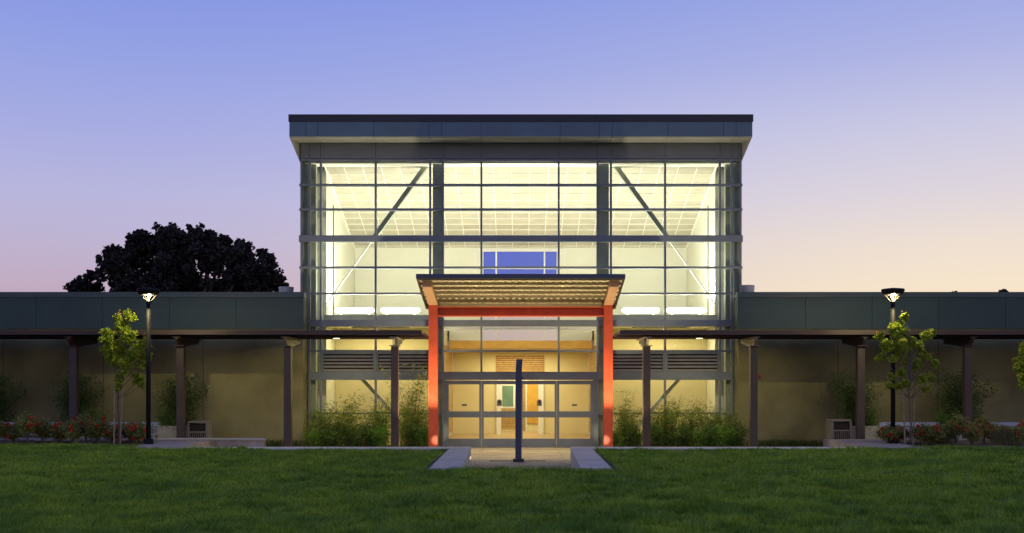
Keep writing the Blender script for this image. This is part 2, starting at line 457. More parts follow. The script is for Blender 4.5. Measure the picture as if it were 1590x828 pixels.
# seat walls each side of the entrance walk
def seat_wall(s):
    side = 'left' if s < 0 else 'right'
    t = thing('seat_wall', f'pale concrete seat wall edging the sunken walk, {side} of the navy pole', 'wall', (s * 1.55, -11.2, 0), 'concrete seat walls beside the entrance walk')
    yb, yf = -7.9, PIT + .02
    ib, ob_, if_, of = 1.305, 1.86, 1.205, 1.80
    MB().prism_xy(-.03, .40, [(s * ib, yb), (s * ob_, yb), (s * of, yf), (s * if_, yf)]).build('wall_body', M['concrete'], t)
    n = 7
    for k in range(n):
        a, b = k / n, (k + 1) / n
        L = lambda p, q, u: p + (q - p) * u
        g = .0012
        MB().prism_xy(.402, .452, [(s * (L(ib, if_, a) - .012), L(yb, yf, a + g)), (s * L(ob_, of, a), L(yb, yf, a + g)),
                                   (s * L(ob_, of, b), L(yb, yf, b - g)), (s * (L(ib, if_, b) - .012), L(yb, yf, b - g))]).build('coping_slab', M['concrete'], t, bevel=.004)
    if s < 0:
        for yy in (-8.55, -8.15):
            xx = ib + (if_ - ib) * (yb - yy) / (yb - yf)
            o = MB().box(-xx + .0, -xx + .012, yy - .03, yy + .03, .2, .25).build('step_light', M['step'], t)
    return t
seat_wall(-1); seat_wall(1)

# ================================================================== HALL BUILDING
hall = thing('glass_hall', 'tall two storey glass entrance hall lit from inside under a flat overhanging roof', 'building', (0, 3.5, 0))
VX = {k: X(k) for k in (468.5, 481, 498.5, 583.5, 668, 688, 747.5, 867.5, 927.5, 948.5, 1032.5, 1117.5, 1136, 1149.5)}
zt = Z(249); ztop = Z(247)
def mull(px, hw, z0, z1, y0=-.075, y1=.065): return B('mullion', M['frame'], hall, X(px) - hw, X(px) + hw, y0, y1, z0, z1)
for p in VX:
    hw = .032
    if p in (747.5, 867.5):
        mull(p, hw, Z(577.8), ztop)
    else: mull(p, hw, 0, ztop)
def trans(p0, p1, pya, pyb, y0=-.066, y1=.058):
    return B('transom', M['frame'], hall, X(p0), X(p1), y0, y1, Z(pyb), Z(pya))
trans(467, 1151, 247.5, 250.5)
for py in (288, 326): trans(465.5, 1152, py - 1.6, py + 1.6, -.105, .058)
trans(465.2, 1152.3, 366.2, 376.2, -.12, .07)
trans(465.5, 1152, 414.3, 417.6, -.105, .058)
trans(481, 1136, 454.6, 457.6)
trans(481, 1136, 497.2, 507.2, -.09)
trans(481, 1136, 543.6, 546.6)
trans(481, 1136, 577.5, 590.2, -.09)
trans(481, 689.5, 640.8, 643.4); trans(926, 1136, 640.8, 643.4)
trans(481, 689.5, 691.5, 694.9); trans(926, 1136, 691.5, 694.9)
rows = [(250.5, 286.4), (289.6, 324.4), (327.6, 366.2), (376.2, 414.3), (417.6, 454.6), (457.6, 497.2), (507.2, 543.6), (546.6, 577.5), (590.2, 640.8), (643.4, 691.5)]
cols = sorted(VX)
louv = []
for c0, c1 in zip(cols[:-1], cols[1:]):
    for (ra, rb) in rows:
        x0, x1 = X(c0) + .032, X(c1) - .032
        if ra > 580 and 688 <= c0 < 927: continue
        if c0 in (498.5, 583.5, 948.5, 1032.5) and ra == 546.6:
            louv.append((x0, x1)); continue
        if (c0 == 468.5 or c1 == 1149.5) and ra > 455: continue
        B('window_pane', M['glass'], hall, x0 + .001, x1 - .001, -.006, .006, Z(rb) + .001, Z(ra) - .001)
for x0, x1 in louv:
    fr = MB(); za, zb = Z(577.4), Z(546.7)
    fr.box(x0, x0 + .05, -.05, .05, za, zb).box(x1 - .05, x1, -.05, .05, za, zb).box(x0 + .05, x1 - .05, -.05, .05, zb - .07, zb).box(x0 + .05, x1 - .05, -.05, .05, za, za + .02)
    fr.build('louvre_frame', M['frame'], hall)
    B('louvre_back', M['dark'], hall, x0 + .05, x1 - .05, .052, .06, za + .02, zb - .07)
    n = 5; h = (zb - .07 - za - .02) / n
    for k in range(n):
        z = za + .02 + k * h
        MB().bar((x0 + .052, 0, z + h * .3), (x1 - .052, 0, z + h * .3), .085, .012, (0, -.75, .66)).build('louvre_blade', M['blade'], hall)
# columns and braces behind the glass
def col(pa, pb, m=M['column'], y0=.14, y1=.42, z0=0, z1=None):
    return B('column', m, hall, X(pa, y0), X(pb, y0), y0, y1, z0, z1 or Z(250))
col(672, 687.5); col(929, 945.5)
col(469.8, 477.5); col(1140.5, 1148.5)
col(483, 490.5, M['column'], .2, .45); col(1126.5, 1134, M['column'], .2, .45)
for s in (-1, 1):
    y = .62; q = lambda px, py: ((CX + s * (px - CX) * -1 - CX) * (y - CAM_Y) / F if False else s * abs(px - CX) * (y - CAM_Y) / F, y, Z(py, y))
    MB().bar(q(662, 257), q(576, 376), .15, .2, (0, 1, 0)).build('brace', M['column'], hall)
    MB().tube([q(577, 375), q(505, 475)], .025, 8).build('brace_rod', M['white'], hall)
    MB().prism_xz(y - .05, y + .05, [(s * abs(651 - CX) / 45.2, Z(252, y)), (s * abs(672 - CX) / 45.2, Z(252, y)), (s * abs(672 - CX) / 45.2, Z(258, y)), (s * abs(660 - CX) / 45.2, Z(263, y)), (s * abs(652 - CX) / 45.2, Z(260, y))]).build('gusset_plate', M['column'], hall)
    # lower brace
    y = 1.2; q2 = lambda px, py: (s * abs(px - CX) * (y - CAM_Y) / F, y, Z(py, y))
    MB().bar(q2(556, 580), q2(640, 676), .13, .2, (0, 1, 0)).build('brace', M['brace_l'], hall)
    # inner posts near the side wall
    for (pa, pb, pt, yy) in ((504, 513, 318, 2.2),):
        xa, xb = s * abs(pa - CX) * (yy - CAM_Y) / F, s * abs(pb - CX) * (yy - CAM_Y) / F
        if abs(xa) > 6.74 : xa = s * 6.74
        B('column', M['pale_column'], hall, xa, xb, yy, yy + .2, 4.31, Z(pt, yy))

# ceiling: slopes down to the back
CA = math.atan(.304); cy0, cz0 = .62, 9.63
def cpt(x, t, off=0): return (x, cy0 + t * math.cos(CA) + off * math.sin(CA), cz0 - t * math.sin(CA) + off * math.cos(CA))
CL = 6.7 / math.cos(CA); XW = 6.72
nc, nr = 21, 14
tw, tl = 2 * XW / nc, CL / nr
tme = MB().box(-tw / 2 + .012, tw / 2 - .012, -tl / 2 + .012, tl / 2 - .012, -.01, .01).build('ceiling_tile', M['tile'], hall, local=True)
tile_mesh = tme.data; bpy.data.objects.remove(tme)
for i in range(nc):
    for j in range(nr):
        inst('ceiling_tile', tile_mesh, hall, cpt(-XW + (i + .5) * tw, (j + .5) * tl, random.uniform(0, .012)), (-CA, 0, 0))
g = MB()
for i in range(1, nc):
    x = -XW + i * tw; g.bar(cpt(x, 0), cpt(x, CL), .022, .05, (0, .3, 1))
for sx in (-1, 1): g.bar(cpt(sx * (XW - .0), 0), cpt(sx * (XW - .0), CL), .07, .06, (0, .3, 1))
for j in range(nr + 1):
    g.bar(cpt(-XW, j * tl), cpt(XW, j * tl), .05, .022, (0, -.956, .29))
g.build('ceiling_grid', M['grid'], hall)
# roof slab, side walls, back wall
W = X(468.5) ; WE = abs(W) + .0
zr = cz0 + .12
MB().prism_yz(-7.38, 7.38, [(.5, zr + .02), (7.6, zr + .02 - 7.1 * .304), (7.6, zr + .5 - 7.1 * .304), (.5, zr + .5)]).build('roof_deck', M['cap'], hall)
B('ceiling_border', M['grid'], hall, -7.3, 7.3, .07, .612, cz0 - .03, cz0 + .01)
for s in (-1, 1):
    MB().prism_yz(s * 6.74, s * 7.36, [(.95, 0), (7.3, 0), (7.3, 7.72), (.95, 9.66)]).build('side_wall', M['cream'], hall)
    MB().prism_yz(s * 7.37, s * 7.45, [(.07, 0), (7.6, 0), (7.6, 8.1), (.07, 10.2)]).build('side_cladding', M['band'], hall)
yb = 7.0
wx = X(749, yb), X(866, yb); wz0, wz1 = Z(529, yb), Z(389, yb)
xl, xr = wx
top = 7.75
bw = MB(); yy0, yy1 = yb, yb + .25
bw.box(-6.73, xl, yy0, yy1, wz0, top).box(xr, 6.73, yy0, yy1, wz0, top).box(xl, xr, yy0, yy1, wz1, top)
bw.build('back_wall', M['cream'], hall)
B('back_beam', M['honey'], hall, -2.9, 2.9, yy0 - .02, yy1, Z(541, yb), wz0 - .002)
for s in (-1, 1): B('back_wall', M['cream'], hall, s * 2.9, s * 6.73, yy0, yy1, 4.31, wz0 - .002)
MB().box(xl - .32, xr + .32, yb - .03, yb - .002, wz1, wz1 + .07).box(xl - .32, xl - .25, yb - .03, yb - .002, wz1 - 1.2, wz1).box(xr + .25, xr + .32, yb - .03, yb - .002, wz1 - 1.2, wz1).build('window_frame', M['white'], hall)
fr = MB()
zm = Z(470, yb)
for px in (770.5, 845.5): fr.box(X(px, yb) - .03, X(px, yb) + .03, yb + .05, yb + .12, wz0, wz1)
fr.box(xl, xr, yb + .05, yb + .12, zm - .03, zm + .03).box(xl, xl + .04, yb + .05, yb + .12, wz0, wz1).box(xr - .04, xr, yb + .05, yb + .12, wz0, wz1).box(xl, xr, yb + .045, yb + .125, wz1 - .04, wz1)
fr.build('window_frame', M['white'], hall)
edges = [xl + .04, X(770.5, yb), X(845.5, yb), xr - .04]
for a, b in zip(edges[:-1], edges[1:]):
    B('window_pane', M['glass_sky'], hall, a + .001, b - .001, yb + .08, yb + .088, zm + .03, wz1 - .04)  # blue of the dusk sky put into the upper panes' tint
    B('window_pane', M['glass_lav'], hall, a + .001, b - .001, yb + .08, yb + .088, wz0, zm - .03)

# side rooms under the light ledges
for s in (-1, 1):
    B('ledge_upstand', M['brace_l'], hall, s * 2.96, s * 6.72, .36, .42, 4.302, 4.50)
    B('ledge', M['cream'], hall, s * 2.96, s * 6.72, .10, 6.98, 4.16, 4.30)
    B('room_wall', M['yellow'], hall, s * 3.12, s * 6.73, 2.6, 2.72, 0, 4.155)
    B('partition', M['yellow'], hall, s * 2.97, s * 3.10, .55, 9.95, 0, 4.155)
    for k in range(46):          # horizontal maple slats on the lobby side of the partition
        z = .12 + k * .078
        B('slat', M['wood'], hall, s * 2.93, s * 2.965, .7, 9.8, z, z + .045)
B('lobby_floor', M['floor'], hall, -6.73, 6.73, .08, 13.2, -.02, .004)
# lobby back part
B('lobby_ceiling', M['cream'], hall, -2.95, 2.95, 7.26, 13.1, 3.55, 3.62)
yl = 10.0
o0, o1 = X(778, yl), X(836, yl); zo = 2.36
lw = MB(); lw.box(-2.95, o0, yl, yl + .2, 0.004, 3.548).box(o1, 2.95, yl, yl + .2, 0.004, 3.548).box(o0, o1, yl, yl + .2, zo, 3.548)
lw.build('lobby_wall', M['yellow'], hall)
B('pilaster', M['white'], hall, X(771, yl), X(778, yl), yl - .12, yl - .002, .004, zo)
B('pilaster', M['white'], hall, X(836, yl), X(844, yl), yl - .12, yl - .002, .004, zo)
B('slat_backing', M['slat_gap_dark'], hall, X(770, yl), X(845, yl), yl - .016, yl - .002, Z(578, yl), Z(552, yl))  # dark sheet stands in for shade in the gaps between slats
for k in range(9):
    z = Z(577, yl) + k * .082
    B('slat', M['wood'], hall, X(770, yl), X(845, yl), yl - .05, yl - .017, z, z + .052)
yd = 12.8
B('lobby_wall', M['yellow'], hall, -2.95, 2.95, yd, yd + .1, .004, 3.548)
B('display_frame', M['white'], hall, X(778, yd), X(800, yd), yd - .06, yd - .002, Z(634, yd), Z(594, yd))
B('display_panel', M['displayg'], hall, X(780, yd), X(797, yd), yd - .075, yd - .062, Z(631, yd), Z(599, yd))
for k in range(10):
    z = Z(664, yd) + k * .085
    B('slat', M['wood'], hall, X(778, yd), X(803, yd), yd - .05, yd - .002, z, z + .055)
for k in range(34):
    z = Z(674, yd) + k * .068
    B('slat', M['wood'], hall, X(811, yd), X(815, yd), yd - .05, yd - .002, z, z + .04)
B('wood_door', M['honey'], hall, X(819, yd), X(836, yd), yd - .05, yd - .002, Z(657, yd), Z(596, yd))
B('door_stile', M['white'], hall, X(816.5, yd), X(818.5, yd), yd - .08, yd - .002, 0.004, Z(590, yd))

# entrance doors
zdt = Z(592.6)
B('door_jamb', M['frame'], hall, X(690), X(691.2), -.05, .05, 0.001, Z(590.3)); B('door_jamb', M['frame'], hall, X(921), X(926), -.05, .05, 0.001, Z(590.3))
B('door_jamb', M['frame'], hall, X(689.8), X(690.9), -.052, .05, 0.001, Z(590.3))
B('motion_sensor', M['black'], hall, X(808.5), X(811.5), -.13, -.092, Z(589), Z(585.5))
leafs = [(691.4, 745.6, 696.6, 745.0 - 1.2), (746.0, 804.4, 751, 800.5), (805.0, 862.8, 812.2, 862.0 - 1.5), (863.2, 921.0, 868, 916.8)]
leafs = [(691.4, 747.2, 696.8, 744.2), (747.6, 805.0, 751.2, 800.6), (805.4, 864.0, 811.5, 861.2), (864.4, 921.2, 868.3, 916.6)]
for i, (a, b, ga, gb) in enumerate(leafs):
    y0, y1 = (-.035, .02) if i in (0, 3) else (-.055, -.005)
    d = MB()
    za, zb = .012, Z(591.2)
    d.box(X(a), X(ga), y0, y1, za, zb).box(X(gb), X(b), y0, y1, za, zb)
    for pa, pb in ((591.2, 597), (638.8, 648.4), (681.2, 694.4)): d.box(X(ga), X(gb), y0, y1, Z(pb) , Z(pa))
    dr = d.build('door', M['frame'], hall)
    ym = (y0 + y1) / 2
    for pa, pb in ((597, 638.8), (648.4, 681.2)):
        B('door_glass', M['glass'], dr, X(ga) + .001, X(gb) - .001, ym - .004, ym + .004, Z(pb) + .001, Z(pa) - .001)
    if i in (0, 3):
        px = 721 if i == 0 else 892
        B('door_plate', M['sticker'], dr, X(px - 4), X(px + 4), ym - .012, ym - .005, Z(630.6), Z(627.6))
    else:
        px = 775.5 if i == 1 else 837.5
        x0, x1, z0, z1 = X(px - 3.7), X(px + 3.7), Z(630.5), Z(624)
        r = (x1 - x0) / 2
        pts = [(x0, z0), (x1, z0)] + [((x0 + x1) / 2 + r * math.cos(u), z1 + r * math.sin(u)) for u in [math.pi * k / 10 for k in range(11)]]
        pq = MB().prism_xz(ym - .012, ym - .005, pts).build('door_sticker', M['sticker'], dr)
        xc = (x0 + x1) / 2; zc = z1 - .02
        pts = [(xc, zc + .075)] + [(xc + .03 * math.cos(u), zc + .03 * math.sin(u)) for u in [R(40) - k * R(260) / 10 for k in range(11)]]
        MB().prism_xz(ym - .016, ym - .0125, pts).build('drop_symbol', M['icon'], dr)

# roof edge
joints = [449, 475, 493.6, 580, 666, 686, 747, 870, 930.5, 950.5, 1037, 1123.5, 1143, 1168.5]
yo = -.9
xe = X(449, yo), X(1168.5, yo)
zf0, zf1, zf2 = Z(212, yo), Z(189, yo), Z(178, yo)
for a, b in zip(joints[:-1], joints[1:]):
    B('fascia_panel', M['panel'], hall, X(a, yo) + .006, X(b, yo) - .006, yo, yo + .03, zf0, zf1)
B('fascia_backing', M['cap'], hall, xe[0] + .01, xe[1] - .01, yo + .032, yo + .06, zf0, zf1 + .02)
MB().prism_yz(xe[0] - .02, xe[1] + .02, [(yo - .03, zf1 + .002), (yo + .1, zf1 + .002), (7.7, 8.6), (7.7, 8.85), (yo - .03, zf2)]).build('roof_cap', M['cap'], hall)
sj = joints
for a, b in zip(sj[:-1], sj[1:]):
    B('soffit_panel', M['soffit'], hall, X(a, yo) + .005, X(b, yo) - .005, yo + .005, -.072, zf0 - .012, zf0 - .001)
for s in (-1, 1):       # raking side soffit
    xo, xi = abs(xe[0]) , 7.46
    zs = zf0 - .014
    MB().add([(s * xo, yo + .01, zs), (s * xi, -.06, zs), (s * xi, -.06, Z(249)), (s * xo, 7.5, zs - 2.4), (s * xi, 7.5, zs - 2.4), (s * xi, 7.5, Z(249) - 2.4)],
             [(0, 1, 2), (3, 5, 4), (0, 3, 4, 1), (1, 4, 5, 2), (2, 5, 3, 0)]).build('side_soffit', M['soffit'], hall)
bj = [467.2, 481, 498.5, 583.5, 668, 688, 747.5, 867.5, 927.5, 948.5, 1032.5, 1117.5, 1136, 1150.8]
for a, b in zip(bj[:-1], bj[1:]):
    B('band_panel', M['band'], hall, X(a) + .005, X(b) - .005, -.070, -.03, ztop + .005, zf0 - .014)
B('band_backing', M['cap'], hall, X(467.6), X(1150.4), -.028, .065, ztop + .004, zf0 + .3)

# tube uplights on the ledges: things of their own
def area(name, parent, loc, sx, sy, watts, col, rot=(0, 0, 0), spread=None):
    L = bpy.data.lights.new(name, 'AREA'); L.shape = 'RECTANGLE'; L.size = sx; L.size_y = sy; L.energy = watts; L.color = col
    if spread: L.spread = R(spread)
    o = bpy.data.objects.new(name, L); link(o, parent)
    o.location = Vector(loc) - (root_of(parent).location if parent else Vector((0, 0, 0))); o.rotation_euler = rot
    return o
WARM = (1, .96, .83)
for k, (a, b, lab) in enumerate(((520, 581, 'long glowing tube light on the left ledge, nearer the wall'), (591, 652, 'long glowing tube light on the left ledge, nearer the orange canopy'),
                                (966, 1024, 'long glowing tube light on the right ledge, nearer the orange canopy'), (1035, 1096, 'long glowing tube light on the right ledge, nearer the wall'))):
    y = 1.0; x0, x1 = X(a, y), X(b, y); zc = Z(482, y)
    t = thing('tube_light', lab, 'light fixture', ((x0 + x1) / 2, y, 4.30), 'glowing tube lights on the hall ledges')
    MB().tube([(x0, y, zc), (x0 + .08, y, zc), (x1 - .08, y, zc), (x1, y, zc)], [.04, .095, .095, .04], 14).build('diffuser', M['tube'], t, smooth=True)
    for xx in (x0 + .2, x1 - .2): B('bracket', M['white'], t, xx - .03, xx + .03, y + .10, y + .14, 4.30, zc - .02)
    area('uplight_lamp', t, ((x0 + x1) / 2, y + .1, zc + .16), x1 - x0, .2, 120, WARM, (R(180), 0, 0))
    area('wall_fill_lamp', t, ((x0 + x1) / 2, y + .25, zc + .1), x1 - x0, .2, 22, WARM, (R(105), 0, 0))  # extra lamp added beside each tube to brighten the back wall
t = thing('hall_fill_light', 'added hidden linear uplight behind the canopy on the hall crossbar', 'light fixture', (0, .5, 4.2))
B('housing', M['white'], t, -2.6, 2.6, .42, .6, 4.2, 4.34)
area('uplight_lamp', t, (0, .51, 4.36), 5, .14, 470, WARM, (R(180), 0, 0))  # unseen uplight added to brighten the middle of the ceiling
for s in (-1, 1):
    t = thing('room_light', f'ceiling light inside the {"left" if s < 0 else "right"} room behind the bamboo', 'light fixture', (s * 4.9, 1.3, 4.1), 'ceiling lights inside the hall')
    B('housing', M['white'], t, s * 3.9, s * 5.9, 1.2, 1.4, 4.08, 4.155)
    area('downlight_lamp', t, (s * 4.9, 1.3, 4.07), 2.4, .16, 78, (1, .84, .48))
for k, (y, w) in enumerate(((8.6, 100), (11.4, 110))):
    t = thing('lobby_light', 'flush ceiling light deep inside the lobby' if k else 'flush ceiling light above the lobby doors', 'light fixture', (0, y, 3.5), 'ceiling lights inside the hall')
    B('housing', M['white'], t, -.9, .9, y - .15, y + .15, 3.50, 3.548)
    area('downlight_lamp', t, (0, y, 3.49), 2.6, .3, w, (1, .86, .50))
t = thing('lobby_light', 'suspended light bar over the lobby just inside the doors', 'light fixture', (0, 2.5, 4.1), 'ceiling lights inside the hall')
B('housing', M['white'], t, -2.9, 2.9, 2.4, 2.6, 4.12, 4.2)
area('downlight_lamp', t, (0, 2.5, 4.1), 5, .16, 290, (1, .88, .52))

# ================================================================== WINGS
def wing(s):
    side = 'left' if s < 0 else 'right'
    t = thing('wing_building', f'low single storey wing with slate parapet and olive stucco wall, {side} of the glass hall', 'building', (s * 16, 4, 0), 'low stucco wings')
    yw = -.75; xi = 7.19
    n = 6; w = 3.3
    for k in range(n):
        a = xi + k * w; b = a + w
        B('wall_panel', M['stucco'], t, s * (a + (.0 if k == 0 else .009)), s * (b - .009), yw, yw + .25, 0, 3.95)
    for k in range(9):
        a = xi + k * 2.2; b = a + 2.2
        B('parapet_panel', M['wing'], t, s * (a + (-.03 if k == 0 else .004)), s * (b - .008), yw - .06, yw + .25, 3.955, 5.0)
    B('coping', M['coping'], t, s * (xi - .05), s * 27, yw - .085, yw + .35, 5.002, Z(453.8, yw))
    B('wall_core', M['dark'], t, s * 7.47, s * 26.9, yw + .26, yw + .3, 0, 4.98)
    B('return_wall', M['stucco'], t, s * 7.195, s * 7.44, yw + .255, -.08, 0, 4.98)
    B('roof', M['vent'], t, s * 7.47, s * 27, yw + .36, 12, 4.2, 4.6)
    y = 3.0; px = 444.5 if s < 0 else 1160
    MB().lathe([(.26, 0), (.26, Z(449, y) - 4.6), (.27, Z(449, y) - 4.6), (.27, Z(446 if s < 0 else 443.5, y) - 4.6)], (X(px, y), y, 4.6), 24).build('roof_vent', M['vent'], t)
    if s > 0:
        y = -.78
        a = MB().lathe([(.075, 0), (.085, .01), (.07, .06), (.03, .07)], (0, 0, 0), 14)
        a.v = [(v[0] + X(1175, y), y - v[2] + .028, v[1] + Z(584, y)) for v in a.v]
        a.build('fire_bell', M['red'], t)
wing(-1); wing(1)

def side_canopy(s):
    side = 'left' if s < 0 else 'right'
    t = thing('walkway_canopy', f'flat dark brown steel walkway canopy along the {side} wing', 'canopy', (s * 14, -3, 0), 'brown steel walkway canopies')
    x0, x1, yf, ybk = 3.0, 26, -3.6, -1.15
    B('edge_beam', M['brown'], t, s * x0, s * x1, yf, yf + .09, 3.63, 3.765)
    B('edge_beam', M['brown'], t, s * x0, s * x1, ybk - .09, ybk, 3.60, 3.72)
    d = MB(); n = 26; yy = np.linspace(yf + .09, ybk - .09, n)
    pts = [(y, 3.70 + (.018 if i % 4 in (1, 2) else -.018)) for i, y in enumerate(yy)]
    d.prism_yz(s * (x0 + .02), s * x1, pts + [(yy[-1], 3.75), (yy[0], 3.75)])
    d.build('roof_deck', M['brown'], t)
    for yy_ in (-2.9, -2.2): B('purlin', M['brown'], t, s * (x0 + .02), s * x1, yy_, yy_ + .06, 3.58, 3.68)
    for k in range(7):
        cx = s * (3.88 + 3.3 * k)
        B('post', M['post'], t, cx - .11, cx + .11, -3.11, -2.89, 0, 3.30)
        bk = MB(); bk.prism_yz(cx - .035, cx + .035, [(-3.45, 3.50), (-3.45, 3.57), (-1.3, 3.57), (-1.3, 3.45), (-2.8, 3.30), (-3.2, 3.30)])
        bk.box(cx - .15, cx + .15, -3.25, -2.7, 3.302, 3.325).box(cx - .11, cx + .11, -3.47, -1.28, 3.552, 3.578)
        bk.build('bracket', M['bracket'] if k < 2 else M['brown'], t)  # paler copy on the two inner brackets has lamplight in its colour
    y = -2.55; cx = s * abs(522 - CX) / 46 * .93 if False else X(522.5 if s < 0 else 1086, -2.55)
    dl = MB().lathe([(.10, -.012), (.10, .0), (.02, .0)], (cx, y, 3.567), 18).build('downlight', M['down'], t)
    area('downlight_lamp', t, (cx, y, 3.545), .12, .12, 75, (1, .86, .5))
side_canopy(-1); side_canopy(1)

# ================================================================== ENTRANCE CANOPY
ec = thing('entrance_canopy', 'orange steel portal with tilted corrugated canopy over the glass doors', 'canopy', (0, -1.6, 0))
yc = -1.6; dc = yc - CAM_Y
xo, xi = 2.955, 2.665
zc_ = Z(476, yc)
for s in (-1, 1):
    c = MB()
    cx = s * (xo + xi) / 2; hw = (xo - xi) / 2
    c.box(cx - hw, cx + hw, yc - .16, yc - .135, 0, zc_).box(cx - hw, cx + hw, yc + .135, yc + .16, 0, zc_).box(cx - .012, cx + .012, yc - .134, yc + .134, 0, zc_)
    c.box(cx - hw - .0, cx + hw, yc - .164, yc + .164, zc_ + .002, zc_ + .03)
    c.build('column', M['orange'], ec)
    # rafter climbing forward
    MB().prism_yz(cx - .14, cx + .14, [(yc - .16, zc_ + .03), (yc + .3, zc_ + .03), (yc + .3, zc_ + .12), (-3.9, 5.25), (-3.9, 5.05)]).build('rafter', M['rafter'], ec)
bm_ = MB(); za, zb = Z(491.5, yc), Z(476.8, yc)
bm_.box(-xi + .002, xi - .002, yc - .16, yc + .16, zb - .03, zb).box(-xi + .002, xi - .002, yc - .16, yc + .16, za, za + .03).box(-xi + .002, xi - .002, yc - .01, yc + .01, za + .031, zb - .031)
bm_.build('crossbeam', M['orange'], ec)
HW = 3.09
yF, yR = -4.2, -1.0
zF, zR = Z(429, yF), Z(476.5, yR) + .06
d = MB(); n = 56
pts = []
sl = (zR - zF) / (yR - yF)
# corrugations run across x; visible as scalloped light lines from below
xs = np.linspace(-HW + .03, HW - .03, 121)
low = []
for i, x in enumerate(xs): low.append((x, .05 if i % 4 in (1, 2) else 0))
va = [(x, yF + .04, zF + o) for x, o in low]; vb = [(x, yR, zR + o) for x, o in low]
vc = [(x, yF + .04, zF + .062) for x, o in low]; vd = [(x, yR, zR + .062) for x, o in low]
k = len(xs)
fs = [(i, i + 1, k + i + 1, k + i) for i in range(k - 1)] + [(2 * k + i, 3 * k + i, 3 * k + i + 1, 2 * k + i + 1) for i in range(k - 1)]
fs += [(i, 2 * k + i, 2 * k + i + 1, i + 1) for i in range(k - 1)] + [(k + i, k + i + 1, 3 * k + i + 1, 3 * k + i) for i in range(k - 1)]
d.add(va + vb + vc + vd, fs); d.build('roof_deck', M['deck'], ec)
for j in range(7):
    u = .04 + j * .15; y = yF + (yR - yF) * u; z = zF + (zR - zF) * u
    B('purlin', M['purlin'], ec, -HW + .05, HW - .05, y, y + .07, z - .085, z - .004)
B('front_edge', M['blue'], ec, -HW - .02, HW + .02, yF - .02, yF + .035, zF - .06, Z(425.6, yF))
for s in (-1, 1):
    MB().prism_yz(s * (HW - .02), s * (HW + .02), [(yF + .036, zF - .07), (yR, zR - .13), (yR, zR + .06), (yF + .036, Z(426, yF))]).build('side_edge', M['brown'], ec)
B('rear_edge', M['purlin'], ec, -HW + .02, HW - .02, yR + .002, yR + .05, zR - .14, zR + .05)

for k_ in (-1.35, 1.35):  # added downlights, tucked behind a purlin, to brighten doors and paving
    zd_ = zF + (zR - zF) * .372 - .035
    MB().lathe([(.05, 0), (.05, .03), (.01, .03)], (k_, -2.97, zd_), 14).build('downlight', M['down'], ec)
    area('downlight_lamp', ec, (k_, -2.97, zd_ - .06), .09, .09, 60, (1, .86, .56), (0, 0, 0), 100)
# ground uplights at the orange columns
def spot(parent, loc, target, watts, col, ang, blend=.5, r=.05):
    L = bpy.data.lights.new('uplight_lamp', 'SPOT'); L.energy = watts; L.color = col; L.spot_size = R(ang); L.spot_blend = blend; L.shadow_soft_size = r
    o = bpy.data.objects.new('uplight_lamp', L); link(o, parent); o.location = Vector(loc) - root_of(parent).location
    d = Vector(target) - Vector(loc); o.rotation_euler = d.to_track_quat('-Z', 'Y').to_euler()
    return o
for s in (-1, 1):
    x = s * 2.72; y = -3.2
    t = thing('ground_uplight', f'small glowing ground uplight at the foot of the {"left" if s < 0 else "right"} orange column', 'light fixture', (x, y, 0), 'ground uplights')
    MB().lathe([(.09, 0), (.10, .02), (.10, .10), (.085, .12)], (x, y, 0.0), 18).build('housing', M['black'], t)
    MB().lathe([(.078, .121), (.06, .135), (.01, .14)], (x, y, 0.0), 18).build('lens', M['spot'], t)
    spot(t, (x, y, .16), (x, y + .1, 5), 1150, (1, .82, .50), 102, .35)
    spot(t, (x, y, .17), (x, -1.76, .34), 130, (1, .85, .55), 15, 1.0, .02)

for s in (-1, 1):
    x, y = s * 4.9, -2.7
    t = thing('soffit_fill_light', f'low added uplight lying unseen on top of the {"left" if s < 0 else "right"} walkway canopy', 'light fixture', (x, y, 3.752), 'added soffit uplights')
    B('housing', M['black'], t, x - .12, x + .12, y - .05, y + .05, 3.752, 3.785)
    spot(t, (x, y, 3.80), (x + s * .435, y + .26, 4.8), 420, (1, .84, .56), 72, .12, .02)  # unseen spot added to brighten the soffit; cone edge imitates canopy shadow

# central navy pole
t = thing('bollard_pole', 'slim navy steel pole standing on the walk in front of the doors', 'pole', (X(805, -6.6), -6.6, 0))
x = X(805, -6.6)
pz = MB(); h = Z(558, -6.6)
prof = [(0, .0), (1.5, .0), (h - .25, .01), (h, .03)]
for (z0, dx0), (z1, dx1) in zip(prof[:-1], prof[1:]):
    pz.add([(x - .085 + dx0, -6.66, z0), (x + .085 + dx0, -6.66, z0), (x + .085 + dx0, -6.54, z0), (x - .085 + dx0, -6.54, z0),
            (x - .085 + dx1, -6.66, z1), (x + .085 + dx1, -6.66, z1), (x + .085 + dx1, -6.54, z1), (x - .085 + dx1, -6.54, z1)],
           [(0, 1, 5, 4), (1, 2, 6, 5), (2, 3, 7, 6), (3, 0, 4, 7)] + ([(4, 5, 6, 7)] if z1 == h else []) + ([(0, 3, 2, 1)] if z0 == 0 else []))
pz.build('shaft', M['blue'], t)
B('base_plate', M['post'], t, x - .15, x + .15, -6.75, -6.45, 0.004, .09, .006)
t = thing('slot_drain', 'long dark slot drain grate across the walk beside the pole foot', 'drain', (0, -6.45, 0))
for k in range(22):
    xx = -1.0 + k * .07 + .16
    B('grate_bar', M['black'], t, xx, xx + .035, -6.5, -6.3, .0045, .02)

